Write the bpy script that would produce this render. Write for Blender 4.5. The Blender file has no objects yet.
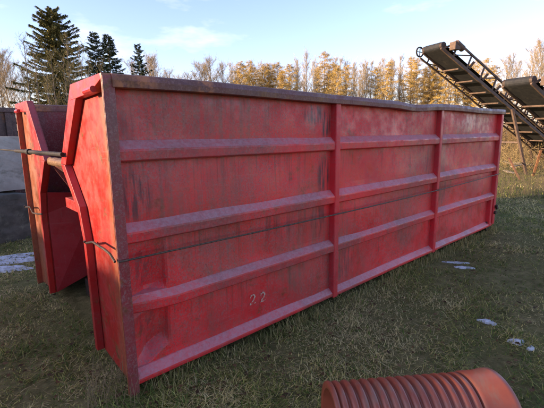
import bpy, bmesh, math, random
import numpy as np
from mathutils import Vector, Matrix

R = math.radians
scene = bpy.context.scene
C = scene.collection

# ------------------------------------------------------------------ camera
CAM = Vector((-0.734, -2.140, 1.60))
YAW, PITCH, ROLL, FPX = 0.8396, 0.17996, -0.01264, 382.96   # focal length in pixels of a 544 px wide frame
Fv = Vector((math.cos(YAW)*math.cos(PITCH), math.sin(YAW)*math.cos(PITCH), -math.sin(PITCH)))
Rv = Vector((math.sin(YAW), -math.cos(YAW), 0))
Uv = Rv.cross(Fv)
R2 = math.cos(ROLL)*Rv + math.sin(ROLL)*Uv
U2 = -math.sin(ROLL)*Rv + math.cos(ROLL)*Uv
cam_data = bpy.data.cameras.new('camera')
cam = bpy.data.objects.new('camera', cam_data)
C.objects.link(cam)
cam.matrix_world = Matrix(((R2.x, U2.x, -Fv.x, CAM.x), (R2.y, U2.y, -Fv.y, CAM.y), (R2.z, U2.z, -Fv.z, CAM.z), (0, 0, 0, 1)))
cam_data.sensor_width = 36
cam_data.lens = FPX/544*36
cam_data.clip_start = 0.05
cam_data.clip_end = 3000
scene.camera = cam

# ------------------------------------------------------------------ sky, sun, exposure
SUN_EL, SUN_AZ = R(11), R(24)          # azimuth: degrees from -X towards +Y
S = Vector((-math.cos(SUN_AZ)*math.cos(SUN_EL), math.sin(SUN_AZ)*math.cos(SUN_EL), math.sin(SUN_EL)))
world = bpy.data.worlds.new('World')
scene.world = world
world.use_nodes = True
wn, wl = world.node_tree.nodes, world.node_tree.links
wn.clear()
w_out = wn.new('ShaderNodeOutputWorld')
w_bg = wn.new('ShaderNodeBackground')
w_sky = wn.new('ShaderNodeTexSky')
w_sky.sky_type = 'NISHITA'
w_sky.sun_disc = False
w_sky.sun_elevation = SUN_EL
w_sky.sun_rotation = math.atan2(S.x, S.y)
w_sky.air_density = 1.0
w_sky.dust_density = 0.6
w_sky.ozone_density = 2.2
w_bg.inputs['Strength'].default_value = 0.15
# thin drifting cloud, a soft pale veil that comes and goes over the whole sky
w_tc = wn.new('ShaderNodeTexCoord')
w_map = wn.new('ShaderNodeMapping')
w_map.inputs['Scale'].default_value = (1.0, 1.0, 3.2)
w_map.inputs['Location'].default_value = (0.35, 0.1, 0.0)
w_noise = wn.new('ShaderNodeTexNoise')
w_noise.inputs['Scale'].default_value = 2.6
w_noise.inputs['Detail'].default_value = 6
w_noise.inputs['Roughness'].default_value = 0.55
w_ramp = wn.new('ShaderNodeValToRGB')
w_ramp.color_ramp.elements[0].position = 0.56
w_ramp.color_ramp.elements[0].color = (0, 0, 0, 1)
w_ramp.color_ramp.elements[1].position = 0.80
w_ramp.color_ramp.elements[1].color = (0.55, 0.55, 0.55, 1)
w_mix = wn.new('ShaderNodeMix')
w_mix.data_type = 'RGBA'
w_mix.inputs[7].default_value = (5.2, 4.7, 4.9, 1)
wl.new(w_tc.outputs['Generated'], w_map.inputs['Vector'])
wl.new(w_map.outputs['Vector'], w_noise.inputs['Vector'])
wl.new(w_noise.outputs['Fac'], w_ramp.inputs['Fac'])
wl.new(w_ramp.outputs['Color'], w_mix.inputs[0])
w_tint = wn.new('ShaderNodeMix'); w_tint.data_type = 'RGBA'; w_tint.blend_type = 'MULTIPLY'
w_tint.inputs[0].default_value = 1.0; w_tint.inputs[7].default_value = (1.10, .90, 1.05, 1)      # slightly violet winter air
wl.new(w_sky.outputs['Color'], w_tint.inputs[6])
wl.new(w_tint.outputs[2], w_mix.inputs[6])
wl.new(w_mix.outputs[2], w_bg.inputs['Color'])
wl.new(w_bg.outputs['Background'], w_out.inputs['Surface'])

sun_data = bpy.data.lights.new('sun', 'SUN')
sun_data.energy = 4.0
sun_data.angle = R(0.5)
sun_data.color = (1.0, 0.76, 0.50)
sun = bpy.data.objects.new('sun', sun_data)
C.objects.link(sun)
sun.rotation_euler = S.to_track_quat('Z', 'Y').to_euler()

vs = scene.view_settings
vs.view_transform = 'Standard'
vs.look = 'None'
vs.gamma = 1.0
vs.use_curve_mapping = False
vs.exposure = 1.66

# ------------------------------------------------------------------ helpers
def ray(px, py):
    return Fv + R2*((px-272)/FPX) + U2*((204-py)/FPX)
def at_depth(px, py, d):
    """point seen at a photo pixel, d metres away measured along the level view direction"""
    r = ray(px, py)
    fh = Vector((math.cos(YAW), math.sin(YAW), 0))
    return CAM + r*(d/r.dot(fh))
def on_ground(px, py, z=0.0):
    r = ray(px, py)
    return CAM + r*((z-CAM.z)/r.z)
def on_x(px, py, x):
    r = ray(px, py)
    return CAM + r*((x-CAM.x)/r.x)

def tag(o, label=None, cat=None, group=None, kind=None):
    if label: o['label'] = label
    if cat: o['category'] = cat
    if group: o['group'] = group
    if kind: o['kind'] = kind
    return o
def empty(name, loc=(0, 0, 0), rz=0.0):
    o = bpy.data.objects.new(name, None)
    o.empty_display_size = 0.2
    o.location = loc
    o.rotation_euler = (0, 0, rz)
    C.objects.link(o)
    return o
def link_mesh(name, me, mat=None, parent=None):
    o = bpy.data.objects.new(name, me)
    if mat and not me.materials: me.materials.append(mat)
    C.objects.link(o)
    if parent: o.parent = parent
    return o
class MB:
    """collects shapes into one mesh"""
    def __init__(s): s.v, s.f = [], []
    def add(s, vs_, fs_):
        n = len(s.v)
        s.v += [tuple(v) for v in vs_]
        s.f += [tuple(i+n for i in f) for f in fs_]
    def box(s, a, b):
        x0, y0, z0 = a; x1, y1, z1 = b
        s.add([(x0,y0,z0),(x1,y0,z0),(x1,y1,z0),(x0,y1,z0),(x0,y0,z1),(x1,y0,z1),(x1,y1,z1),(x0,y1,z1)],
              [(0,3,2,1),(4,5,6,7),(0,1,5,4),(1,2,6,5),(2,3,7,6),(3,0,4,7)])
    def bar(s, a, b, w, h, up=(0, 0, 1)):
        """rectangular bar from a to b, w across, h along up"""
        a, b = Vector(a), Vector(b); d = (b-a).normalized(); up = Vector(up)
        if abs(d.dot(up)) > .98: up = Vector((1, 0, 0))
        x = d.cross(up).normalized(); y = x.cross(d).normalized()
        c = [(-w/2,-h/2),(w/2,-h/2),(w/2,h/2),(-w/2,h/2)]
        s.add([a+x*i+y*j for i, j in c]+[b+x*i+y*j for i, j in c],
              [(3,2,1,0),(4,5,6,7),(0,1,5,4),(1,2,6,5),(2,3,7,6),(3,0,4,7)])
    def tube(s, pts, rad, n=8, caps=True):
        pts = [Vector(p) for p in pts]
        rad = rad if isinstance(rad, (list, tuple)) else [rad]*len(pts)
        base = len(s.v); prev = None
        for i, p in enumerate(pts):
            t = (pts[min(i+1, len(pts)-1)]-pts[max(i-1, 0)]).normalized()
            if prev is None:
                x = t.cross(Vector((0, 0, 1)))
                if x.length < .05: x = t.cross(Vector((1, 0, 0)))
                x.normalize()
            else:
                x = (prev-t*prev.dot(t)).normalized()
            prev = x; y = t.cross(x)
            for k in range(n):
                a = 2*math.pi*k/n
                s.v.append(tuple(p+(x*math.cos(a)+y*math.sin(a))*rad[i]))
        for i in range(len(pts)-1):
            for k in range(n):
                a = base+i*n+k; b = base+i*n+(k+1) % n
                s.f.append((a, b, b+n, a+n))
        if caps:
            s.f.append(tuple(base+k for k in range(n))[::-1])
            s.f.append(tuple(base+(len(pts)-1)*n+k for k in range(n)))
    def prism(s, poly, off):
        """closed solid: polygon (3d points) extruded by vector off"""
        n = len(poly); off = Vector(off); p = [Vector(q) for q in poly]
        s.add(p+[q+off for q in p], [tuple(range(n))[::-1], tuple(range(n, 2*n))]+[(i, (i+1) % n, (i+1) % n+n, i+n) for i in range(n)])
    def mesh(s, name, smooth=False, bevel=0, seg=2):
        me = bpy.data.meshes.new(name)
        me.from_pydata(s.v, [], s.f)
        bm = bmesh.new(); bm.from_mesh(me)
        bmesh.ops.recalc_face_normals(bm, faces=bm.faces)
        if bevel:
            ed = [e for e in bm.edges if len(e.link_faces) == 2 and e.calc_face_angle(0) > R(28)]
            bmesh.ops.bevel(bm, geom=ed, offset=bevel, segments=seg, affect='EDGES', profile=.5, clamp_overlap=True)
        bm.to_mesh(me); bm.free()
        if smooth:
            for p in me.polygons: p.use_smooth = True
        return me
    def build(s, name, mat, parent=None, smooth=False, bevel=0, seg=2):
        return link_mesh(name, s.mesh(name, smooth, bevel, seg), mat, parent)
def np_mesh(name, verts, faces_flat, face_sizes, colors=None, smooth=False):
    me = bpy.data.meshes.new(name)
    nv, nf = len(verts), len(face_sizes)
    me.vertices.add(nv); me.vertices.foreach_set('co', np.asarray(verts, np.float32).ravel())
    me.loops.add(len(faces_flat)); me.loops.foreach_set('vertex_index', np.asarray(faces_flat, np.int32))
    me.polygons.add(nf)
    st = np.concatenate(([0], np.cumsum(face_sizes)[:-1])).astype(np.int32)
    me.polygons.foreach_set('loop_start', st)
    me.polygons.foreach_set('loop_total', np.asarray(face_sizes, np.int32))
    if smooth: me.polygons.foreach_set('use_smooth', np.ones(nf, bool))
    me.update(calc_edges=True)
    if colors is not None:
        at = me.color_attributes.new('tint', 'FLOAT_COLOR', 'POINT')
        at.data.foreach_set('color', np.asarray(colors, np.float32).ravel())
    return me

# value noise in plan, used for the lie of the land and for patchy growth
_rng0 = np.random.default_rng(5)
_tab = _rng0.random((64, 64))
def vnoise(x, y, sc):
    x = np.asarray(x, float)/sc; y = np.asarray(y, float)/sc
    xi = np.floor(x).astype(int); yi = np.floor(y).astype(int)
    fx = x-xi; fy = y-yi; fx = fx*fx*(3-2*fx); fy = fy*fy*(3-2*fy)
    t = lambda a, b: _tab[a % 64, b % 64]
    return (t(xi, yi)*(1-fx)+t(xi+1, yi)*fx)*(1-fy)+(t(xi, yi+1)*(1-fx)+t(xi+1, yi+1)*fx)*fy
def ground_z(x, y):
    x = np.asarray(x, float); y = np.asarray(y, float)
    g = (vnoise(x, y, 1.7)-.5)*.05+(vnoise(x+9, y+4, .55)-.5)*.035+(vnoise(x+3, y+31, .2)-.5)*.018
    far = np.clip((np.hypot(x-1, y)-9)/30, 0, 1)
    return g+(vnoise(x+17, y+7, 9)-.5)*.5*far

# ------------------------------------------------------------------ materials
MATS = {}
def newmat(name):
    m = bpy.data.materials.new(name); m.use_nodes = True
    nt = m.node_tree; nt.nodes.clear()
    out = nt.nodes.new('ShaderNodeOutputMaterial'); b = nt.nodes.new('ShaderNodeBsdfPrincipled')
    nt.links.new(b.outputs[0], out.inputs[0])
    MATS[name] = m
    return m, nt, b
class NT:
    """small node-graph shorthand"""
    def __init__(s, nt): s.nt = nt; s.l = nt.links.new
    def n(s, t, **kw):
        o = s.nt.nodes.new(t)
        for k, v in kw.items(): setattr(o, k, v)
        return o
    def coord(s, kind='Object', scale=(1, 1, 1), loc=(0, 0, 0)):
        t = s.n('ShaderNodeTexCoord'); m = s.n('ShaderNodeMapping')
        m.inputs['Scale'].default_value = scale; m.inputs['Location'].default_value = loc
        s.l(t.outputs[kind], m.inputs['Vector'])
        return m.outputs[0]
    def noise(s, vec, scale, detail=5, rough=.55, dist=0):
        o = s.n('ShaderNodeTexNoise')
        s.l(vec, o.inputs['Vector'])
        o.inputs['Scale'].default_value = scale; o.inputs['Detail'].default_value = detail
        o.inputs['Roughness'].default_value = rough; o.inputs['Distortion'].default_value = dist
        return o.outputs['Fac']
    def ramp(s, fac, p0, p1, c0=0.0, c1=1.0):
        o = s.n('ShaderNodeMapRange'); o.interpolation_type = 'SMOOTHSTEP'
        s.l(fac, o.inputs[0])
        for i, v in zip((1, 2, 3, 4), (p0, p1, c0, c1)): o.inputs[i].default_value = v
        return o.outputs[0]
    def mix(s, fac, a, b):
        o = s.n('ShaderNodeMix', data_type='RGBA')
        for sock, v in ((o.inputs[0], fac), (o.inputs[6], a), (o.inputs[7], b)):
            if isinstance(v, (int, float)): sock.default_value = v
            elif isinstance(v, tuple): sock.default_value = v+(1,) if len(v) == 3 else v
            else: s.l(v, sock)
        return o.outputs[2]
    def math(s, op, a, b=None):
        o = s.n('ShaderNodeMath', operation=op)
        for sock, v in zip(o.inputs, (a, b)):
            if v is None: continue
            if isinstance(v, (int, float)): sock.default_value = v
            else: s.l(v, sock)
        return o.outputs[0]
    def bump(s, b, h, strength=.3, dist=.01):
        o = s.n('ShaderNodeBump'); o.inputs['Strength'].default_value = strength; o.inputs['Distance'].default_value = dist
        s.l(h, o.inputs['Height']); s.l(o.outputs[0], b.inputs['Normal'])

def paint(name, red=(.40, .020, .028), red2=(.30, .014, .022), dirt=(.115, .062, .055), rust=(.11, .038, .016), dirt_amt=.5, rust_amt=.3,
          dust_sheen=(.43, .27, .285), dust_sheen_amt=.55, rough=.42, tan=None, streaks=True, blotches=(), rust_spots=(), g_k=1.6, runs=False):
    m, nt, b = newmat(name); g = NT(nt)
    co = g.coord()
    big = g.noise(co, 1.3, 6, .6, .4)
    col = g.mix(g.ramp(big, .36, .66), red, red2)
    fine = g.noise(co, 46, 4, .7)
    if tan:      # worn, rusted bare strip near the outer edge of the wing
        sep = g.n('ShaderNodeSeparateXYZ'); g.l(co, sep.inputs[0])
        e = g.math('MINIMUM', g.math('ABSOLUTE', g.math('SUBTRACT', sep.outputs[1], tan[0])), g.math('ABSOLUTE', g.math('SUBTRACT', sep.outputs[1], tan[1])))
        w = g.noise(g.coord(scale=(3, 3, .55)), 3.0, 5, .6)
        e2 = g.math('ADD', e, g.math('MULTIPLY', g.math('SUBTRACT', w, .5), .42))
        band = g.ramp(e2, .08, .24, 1, 0)
        col = g.mix(g.math('MULTIPLY', band, .85), col, g.mix(g.ramp(fine, .35, .65), (.30, .105, .042), (.20, .068, .030)))
    # grey film of weathered, chalked paint with vertical wash marks
    film = g.ramp(g.noise(g.coord(loc=(3.1, .7, 1.9)), .95, 7, .62, .6), .42, .66)
    if streaks:
        st = g.ramp(g.noise(g.coord(scale=(9, 9, .35)), 2.2, 5, .6), .38, .68)
        film = g.math('MULTIPLY', film, g.math('ADD', g.math('MULTIPLY', st, .50), .45))
    film = g.math('MULTIPLY', film, g.ramp(fine, .25, .6, .55, 1.0))
    col = g.mix(g.math('MULTIPLY', film, dirt_amt*1.5), col, dirt)
    # fine chalky grain
    gm = g.ramp(g.noise(g.coord(loc=(9, 3, 5)), 1.7, 5, .6), .30, .62, .25, 1.0)
    gr = g.ramp(g.noise(g.coord(scale=(1, 1, .85)), 70, 7, .85), .50, .57)
    col = g.mix(g.math('MULTIPLY', g.math('MULTIPLY', gr, gm), min(.85, .72*dirt_amt*g_k)), col, (.25, .125, .11))
    gd = g.ramp(g.noise(g.coord(scale=(1, 1, .85), loc=(4, 4, 1)), 85, 7, .85), .55, .60)
    col = g.mix(g.math('MULTIPLY', g.math('MULTIPLY', gd, gm), min(.9, .8*dirt_amt*g_k)), col, (.10, .035, .035))
    # speckled scuffs
    sp = g.ramp(g.noise(g.coord(scale=(1, 1, 1.5)), 24, 5, .75), .56, .68)
    col = g.mix(g.math('MULTIPLY', sp, .38*dirt_amt*2), col, (.17, .10, .095))
    # dark stains at given spots (x, z, radius x, radius z, strength)
    if blotches:
        sep2 = g.n('ShaderNodeSeparateXYZ'); g.l(co, sep2.inputs[0])
        drip = g.ramp(g.noise(g.coord(scale=(14, 14, 1.1)), 2.6, 4, .6), .42, .60)
        for (bx, bz, rx, rz, k) in blotches:
            dx = g.math('DIVIDE', g.math('SUBTRACT', sep2.outputs[0], bx), rx)
            dz = g.math('DIVIDE', g.math('SUBTRACT', sep2.outputs[2], bz), rz)
            d = g.math('ADD', g.math('MULTIPLY', dx, dx), g.math('MULTIPLY', dz, dz))
            msk = g.math('MULTIPLY', g.ramp(d, .15, 1.0, 1, 0), g.math('MULTIPLY', drip, k))
            col = g.mix(msk, col, (.045, .028, .03))
    if runs:      # rust and soot running down from under each rib
        sr = g.n('ShaderNodeSeparateXYZ'); g.l(co, sr.inputs[0])
        fr = g.math('FRACT', g.math('DIVIDE', g.math('SUBTRACT', 3.330, sr.outputs[2]), .4685))
        ln = g.noise(g.coord(scale=(17, 17, .25), loc=(2, 0, 0)), 2.0, 5, .65)
        run = g.math('MULTIPLY', g.ramp(g.math('ADD', fr, g.math('MULTIPLY', g.math('SUBTRACT', .62, ln), 3.0)), .05, .75, 1, 0), g.ramp(ln, .50, .64))
        col = g.mix(g.math('MULTIPLY', run, .38), col, (.085, .034, .022))
    if rust_spots:
        sep3 = g.n('ShaderNodeSeparateXYZ'); g.l(co, sep3.inputs[0])
        for (bx, rx) in rust_spots:
            dx = g.math('ABSOLUTE', g.math('SUBTRACT', sep3.outputs[0], bx))
            nz = g.ramp(g.noise(g.coord(loc=(1, 2, 3)), 16, 5, .7), .38, .56)
            col = g.mix(g.math('MULTIPLY', g.ramp(dx, rx*.4, rx, 1, 0), nz), col, (.36, .13, .05))
    # long thin scratches, some down to dull primer
    sc_ = g.ramp(g.noise(g.coord(scale=(.9, .9, 26), loc=(5, 1, 2)), 2.4, 4, .6, 1.2), .655, .68)
    sv_ = g.ramp(g.noise(g.coord(scale=(30, 30, 1.1), loc=(1, 8, 2)), 2.2, 4, .6, .8), .66, .685)
    col = g.mix(g.math('MULTIPLY', g.math('MAXIMUM', sc_, sv_), .20), col, (.30, .17, .16))
    # rust freckles and patches
    ru = g.math('MULTIPLY', g.ramp(g.noise(g.coord(loc=(7, 2, 4)), 5.5, 8, .72), .60-.1*rust_amt, .70-.06*rust_amt), min(1, rust_amt*2))
    col = g.mix(ru, col, g.mix(g.ramp(fine, .4, .6), rust, (.19, .075, .03)))
    # pale dusting on every ledge that looks up, lilac sky sheen painted in
    if dust_sheen_amt:
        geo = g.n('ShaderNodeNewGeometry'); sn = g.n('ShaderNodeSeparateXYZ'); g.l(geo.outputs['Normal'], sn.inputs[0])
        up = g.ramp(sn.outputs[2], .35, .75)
        du = g.math('MULTIPLY', up, g.ramp(g.noise(co, 34, 8, .8), .36, .62, dust_sheen_amt*.45, dust_sheen_amt))
        col = g.mix(du, col, dust_sheen)
    g.l(col, b.inputs['Base Color'])
    rr = g.ramp(g.noise(co, 9, 5, .6), .3, .7, rough-.1, rough+.22)
    g.l(rr, b.inputs['Roughness'])
    b.inputs['Specular IOR Level'].default_value = .45
    h = g.math('ADD', g.math('MULTIPLY', g.noise(co, 70, 3, .7), .25), g.noise(co, 6, 4, .6))
    g.bump(b, h, .35, .006)
    return m

panel_stains = ((1.72, 1.76, .16, .10, .9), (1.86, 1.68, .10, .14, 1.0), (1.86, 1.22, .10, .22, .9), (1.80, .84, .12, .2, .7), (.16, 1.25, .12, .2, .8), (.14, 1.62, .1, .2, .3), (.19, .80, .10, .16, .5), (.17, .46, .09, .14, .4),
                (2.15, .40, .2, .25, .5), (4.2, .9, .2, .3, .5), (1.3, .9, .25, .2, .3), (3.8, 1.25, .1, .25, .5))
M_PANEL = paint('paint_panel', red=(.74, .022, .026), red2=(.56, .018, .022), dirt=(.16, .085, .06), dirt_amt=.58, rust_amt=.3, runs=True, blotches=panel_stains, dust_sheen_amt=.2)
M_RIB = paint('paint_rib', red=(.74, .022, .026), red2=(.60, .020, .024), dirt_amt=.50, rust_amt=.3, dust_sheen_amt=.62, streaks=False)
M_POST = paint('paint_post', red=(.62, .014, .024), red2=(.50, .014, .024), dirt_amt=.30, rust_amt=.28, dust_sheen_amt=.4)
M_CORNER = paint('paint_corner_post', red=(.27, .024, .030), red2=(.19, .022, .026), dirt=(.12, .065, .055), dirt_amt=.6, rust_amt=.65, dust_sheen_amt=.3)
M_RAIL = paint('paint_top_rail', red=(.15, .034, .028), red2=(.11, .028, .024), dirt=(.11, .07, .055), dirt_amt=.5, rust_amt=.8, dust_sheen=(.20, .14, .12), dust_sheen_amt=.4, rust_spots=((.17, .16), (.62, .07)))
M_WING = paint('paint_front_wing', red=(.36, .011, .010), red2=(.28, .011, .010), dirt=(.20, .060, .030), dirt_amt=.5, rust_amt=.55, g_k=.35, tan=(.04, 2.36), dust_sheen_amt=.2, rough=.38)
M_FLANGE = paint('paint_wing_flange', red=(.38, .011, .010), red2=(.32, .012, .012), dirt_amt=.35, rust_amt=.4, g_k=.4, dust_sheen_amt=.2, rough=.36)
M_WEB = paint('paint_inner_web', red=(.34, .014, .022), red2=(.26, .012, .02), dirt_amt=.2, rust_amt=.2, dust_sheen_amt=.1)
M_INNER = paint('paint_inner_wall', red=(.25, .022, .026), red2=(.17, .02, .022), dirt=(.08, .05, .045), dirt_amt=.7, rust_amt=.6, dust_sheen_amt=.2)
M_DARKBOX = paint('paint_dark_skip', red=(.05, .026, .022), red2=(.035, .022, .02), dirt=(.05, .04, .035), dirt_amt=.6, rust_amt=.5, dust_sheen=(.10, .08, .07), dust_sheen_amt=.4)

def simple(name, c0, c1, scale=8, rough=.7, metal=0.0, bump=.3, bdist=.01, c2=None, detail=6):
    m, nt, b = newmat(name); g = NT(nt)
    co = g.coord()
    n1 = g.noise(co, scale, detail, .65)
    col = g.mix(g.ramp(n1, .35, .65), c0, c1)
    if c2: col = g.mix(g.ramp(g.noise(co, scale*.37, 6, .7, .5), .54, .68), col, c2)
    g.l(col, b.inputs['Base Color'])
    b.inputs['Roughness'].default_value = rough; b.inputs['Metallic'].default_value = metal
    b.inputs['Specular IOR Level'].default_value = .35
    if bump: g.bump(b, g.math('ADD', n1, g.math('MULTIPLY', g.noise(co, scale*6, 4, .7), .4)), bump, bdist)
    return m
M_CABLE = simple('rusty_cable', (.05, .035, .03), (.12, .07, .045), 60, .6, .3)
M_RUST = simple('rusty_steel', (.16, .07, .035), (.28, .13, .06), 14, .75, .2, c2=(.09, .045, .03))
M_DARKSTEEL = simple('dark_steel', (.035, .028, .025), (.08, .05, .035), 20, .6, .4)
M_SOOT = simple('blackened_steel', (.012, .009, .008), (.028, .017, .013), 25, .75)
M_HOOKBAR = simple('worn_hook_bar', (.26, .15, .08), (.15, .075, .04), 18, .5, .35)
M_RUBBER = simple('belt_rubber', (.012, .012, .013), (.025, .023, .022), 9, .75, c2=(.04, .034, .028))
M_FRAME = simple('conveyor_frame_paint', (.14, .088, .060), (.09, .058, .042), 10, .7, .1, c2=(.07, .042, .03))
M_CONCRETE = simple('weathered_concrete', (.44, .43, .36), (.34, .335, .28), 5.0, .9, c2=(.20, .20, .15), bump=.5, bdist=.02)
M_DARKCONC = simple('dark_concrete', (.12, .115, .095), (.07, .07, .055), 6.0, .85, c2=(.19, .19, .14), bump=.5, bdist=.02)  # darker concrete tone for the blocks on the ground
M_STAINPAINT = None
m, nt, b = newmat('pipe_plastic'); g = NT(nt); co = g.coord()
col = g.mix(g.ramp(g.noise(co, 5, 6, .6), .3, .7), (.29, .072, .036), (.22, .056, .030))
col = g.mix(g.math('MULTIPLY', g.ramp(g.noise(co, 30, 5, .75), .54, .68), .35), col, (.20, .085, .05))
col = g.mix(g.math('MULTIPLY', g.ramp(g.noise(g.coord(loc=(2, 5, 1)), 4, 7, .7, .8), .50, .66), .6), col, (.20, .115, .075))
col = g.mix(g.math('MULTIPLY', g.ramp(g.noise(g.coord(loc=(6, 1, 1), scale=(1, .25, .25)), 42, 5, .7), .60, .68), .7), col, (.12, .085, .06))
g.l(col, b.inputs['Base Color']); g.l(g.ramp(g.noise(co, 12, 5, .6), .3, .7, .28, .5), b.inputs['Roughness'])
g.bump(b, g.noise(co, 90, 4, .7), .12, .003)
M_PIPE = m
m, nt, b = newmat('snow'); g = NT(nt); co = g.coord()
g.l(g.mix(g.ramp(g.noise(co, 9, 6, .7), .45, .72), (.55, .57, .61), (.22, .22, .20)), b.inputs['Base Color'])
b.inputs['Roughness'].default_value = .7; b.inputs['Subsurface Weight'].default_value = .0
g.bump(b, g.noise(co, 30, 6, .7), .7, .02)
M_SNOW = m
# ground sheet: moss, mud and matted dead grass
m, nt, b = newmat('ground_turf'); g = NT(nt); co = g.coord()
n1 = g.noise(co, 1.1, 7, .65, .3); n2 = g.noise(co, 9, 8, .7); n3 = g.noise(g.coord(scale=(1, 1, 1)), 60, 5, .75)
col = g.mix(g.ramp(n2, .32, .66), (.11, .10, .036), (.27, .225, .095))
col = g.mix(g.ramp(n1, .45, .65), col, g.mix(g.ramp(n3, .35, .65), (.10, .115, .030), (.25, .21, .085)))
g.l(col, b.inputs['Base Color']); b.inputs['Roughness'].default_value = .95; b.inputs['Specular IOR Level'].default_value = .1
g.bump(b, g.math('ADD', n2, g.math('MULTIPLY', n3, .6)), .9, .05)
M_GROUND = m
def tint_mat(name, rough=.75, trans=.0, noise_amt=0.0):
    m, nt, b = newmat(name); g = NT(nt)
    a = g.n('ShaderNodeAttribute', attribute_name='tint')
    g.l(a.outputs['Color'], b.inputs['Base Color'])
    b.inputs['Roughness'].default_value = rough; b.inputs['Specular IOR Level'].default_value = .2
    if trans:
        tl = g.n('ShaderNodeBsdfTranslucent'); g.l(a.outputs['Color'], tl.inputs['Color']); mx = g.n('ShaderNodeMixShader'); mx.inputs[0].default_value = trans
        outn = [n for n in nt.nodes if n.type == 'OUTPUT_MATERIAL'][0]
        g.l(b.outputs[0], mx.inputs[1]); g.l(tl.outputs[0], mx.inputs[2]); g.l(mx.outputs[0], outn.inputs[0])
    return m
M_GRASS = tint_mat('dead_grass_blades', .75, .35)
M_TWIG = tint_mat('tree_foliage', .85)
M_BARK = simple('bark', (.085, .068, .055), (.15, .12, .10), 6, .95, bump=.6, bdist=.03)
M_BARKPALE = simple('pale_bark', (.20, .16, .12), (.32, .25, .18), 5, .95, bump=.5, bdist=.03, c2=(.10, .08, .06))
M_PLANK = simple('weathered_timber', (.20, .16, .12), (.30, .24, .18), 12, .9)

# ------------------------------------------------------------------ ground sheet
def axis(n, span):
    t = np.linspace(-1, 1, n)
    return np.sinh(t*6.2)/math.sinh(6.2)*span
ax_ = axis(361, 1500)
gx, gy = np.meshgrid(ax_+1.0, ax_+0.0, indexing='ij')
gz = ground_z(gx, gy)
nn = len(ax_)
idx = np.arange(nn*nn).reshape(nn, nn)
quads = np.stack([idx[:-1, :-1], idx[1:, :-1], idx[1:, 1:], idx[:-1, 1:]], -1).reshape(-1, 4)
me = np_mesh('ground', np.stack([gx, gy, gz], -1).reshape(-1, 3), quads.ravel(), np.full(len(quads), 4), smooth=True)
ground = link_mesh('ground', me, M_GROUND)
tag(ground, kind='structure')

# ------------------------------------------------------------------ the red roll-off container
L, W, ZT = 6.10, 2.52, 1.928
cont = empty('roll_off_container')
tag(cont, 'long red ribbed steel roll-off container with rusty front wings standing on the grass', 'container')
random.seed(4)
RIBZ = (1.525, 1.050, 0.592)
SILL_Z = .118
PY = .062                                        # depth of the panels behind the post faces
bays = ((.063, 1.955), (2.003, 3.960), (4.006, 6.03))
rows = ((1.50, 1.90), (1.03, 1.50), (.57, 1.03), (.10, .57))
def rail_dz(x):
    return -.034*math.exp(-((x-3.3)/.42)**2)+.012*math.exp(-((x-4.5)/.5)**2)+.006*math.sin(x*2.3)-.007*math.exp(-((x-2.6)/.2)**2)
# sheet panels, dented
def dent(x, z):
    d = .010*math.sin(x*2.1+z*3)*math.sin(z*6.1+.4)+.006*math.sin(x*5.3+1)*math.sin(z*4+x)
    d += .018*math.exp(-((x-3.2)/.5)**2-((z-1.3)/.18)**2)
    # the creased, pushed-in corner low by the front post
    if x < .34 and z < .98:
        u = (x-.06)/.26
        for zc, hh in ((.78, .16), (.40, .15)):
            t = (z-zc)/hh-(u-.5)*.9
            d += (.065*(1-t) if -1 < t < 1 else (.26*(t+1.5) if -1.5 < t <= -1 else 0))*math.sqrt(max(0, 1-abs(u-.5)*2.0))
    return d
for (x0, x1) in bays:
    for (z0, z1) in rows:
        nx, nz = int((x1-x0)/.05), 12
        if x0 < .1 and z1 < 1.1: nx *= 4; nz = 44
        vs_, fs_ = [], []
        for i in range(nx+1):
            for j in range(nz+1):
                x = x0+(x1-x0)*i/nx; z = z0+(z1-z0)*j/nz
                e = min(1, (min(i, nx-i)/nx)*8)*min(1, (min(j, nz-j)/nz)*5)
                vs_.append((x, PY+dent(x, z)*(.25+.75*e), z))
        for i in range(nx):
            for j in range(nz):
                a = i*(nz+1)+j
                fs_.append((a, a+nz+1, a+nz+2, a+1))
        o = MB(); o.add(vs_, fs_); o.build('panel', M_PANEL, cont)
# pressed ribs: sloping top, upright face, undercut
def rib_mesh(x0, x1, zr, top, face, bend, seed):
    rnd = random.Random(seed)
    n = max(6, int((x1-x0)/.1))
    prof = ((PY+.06, top+.004), (PY, top), (.008, 0), (.006, -.012), (.008, -face), (.022, -face-.010), (PY+.06, -face-.004))
    o = MB(); k = len(prof); vs_, fs_ = [], []
    for i in range(n+1):
        x = x0+(x1-x0)*i/n
        dz = .002*math.sin(x*2.1+seed)+rnd.uniform(-.0008, .0008); dy = .003*math.sin(x*3.3+seed*2)+rnd.uniform(-.001, .001)
        if bend and x < .32: dy += .055*(1-x/.32); dz += .012*(1-x/.32)
        for (y, z) in prof:
            vs_.append((x, y+dy*(1 if y < PY else 0), zr+z+dz))
    for i in range(n):
        for j in range(k-1):
            a = i*k+j
            fs_.append((a, a+1, a+k+1, a+k))
    fs_.append(tuple(range(k))[::-1]); fs_.append(tuple(n*k+j for j in range(k)))
    o.add(vs_, fs_)
    return o
sd = 1
for bi, (x0, x1) in enumerate(bays):
    for ri, zr in enumerate(RIBZ):
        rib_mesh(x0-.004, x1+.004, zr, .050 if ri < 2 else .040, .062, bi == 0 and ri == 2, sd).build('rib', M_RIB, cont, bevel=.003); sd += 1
    rib_mesh(x0-.004, x1+.004, SILL_Z, .045, .030, False, sd).build('sill', M_RIB, cont, bevel=.003); sd += 1
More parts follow.
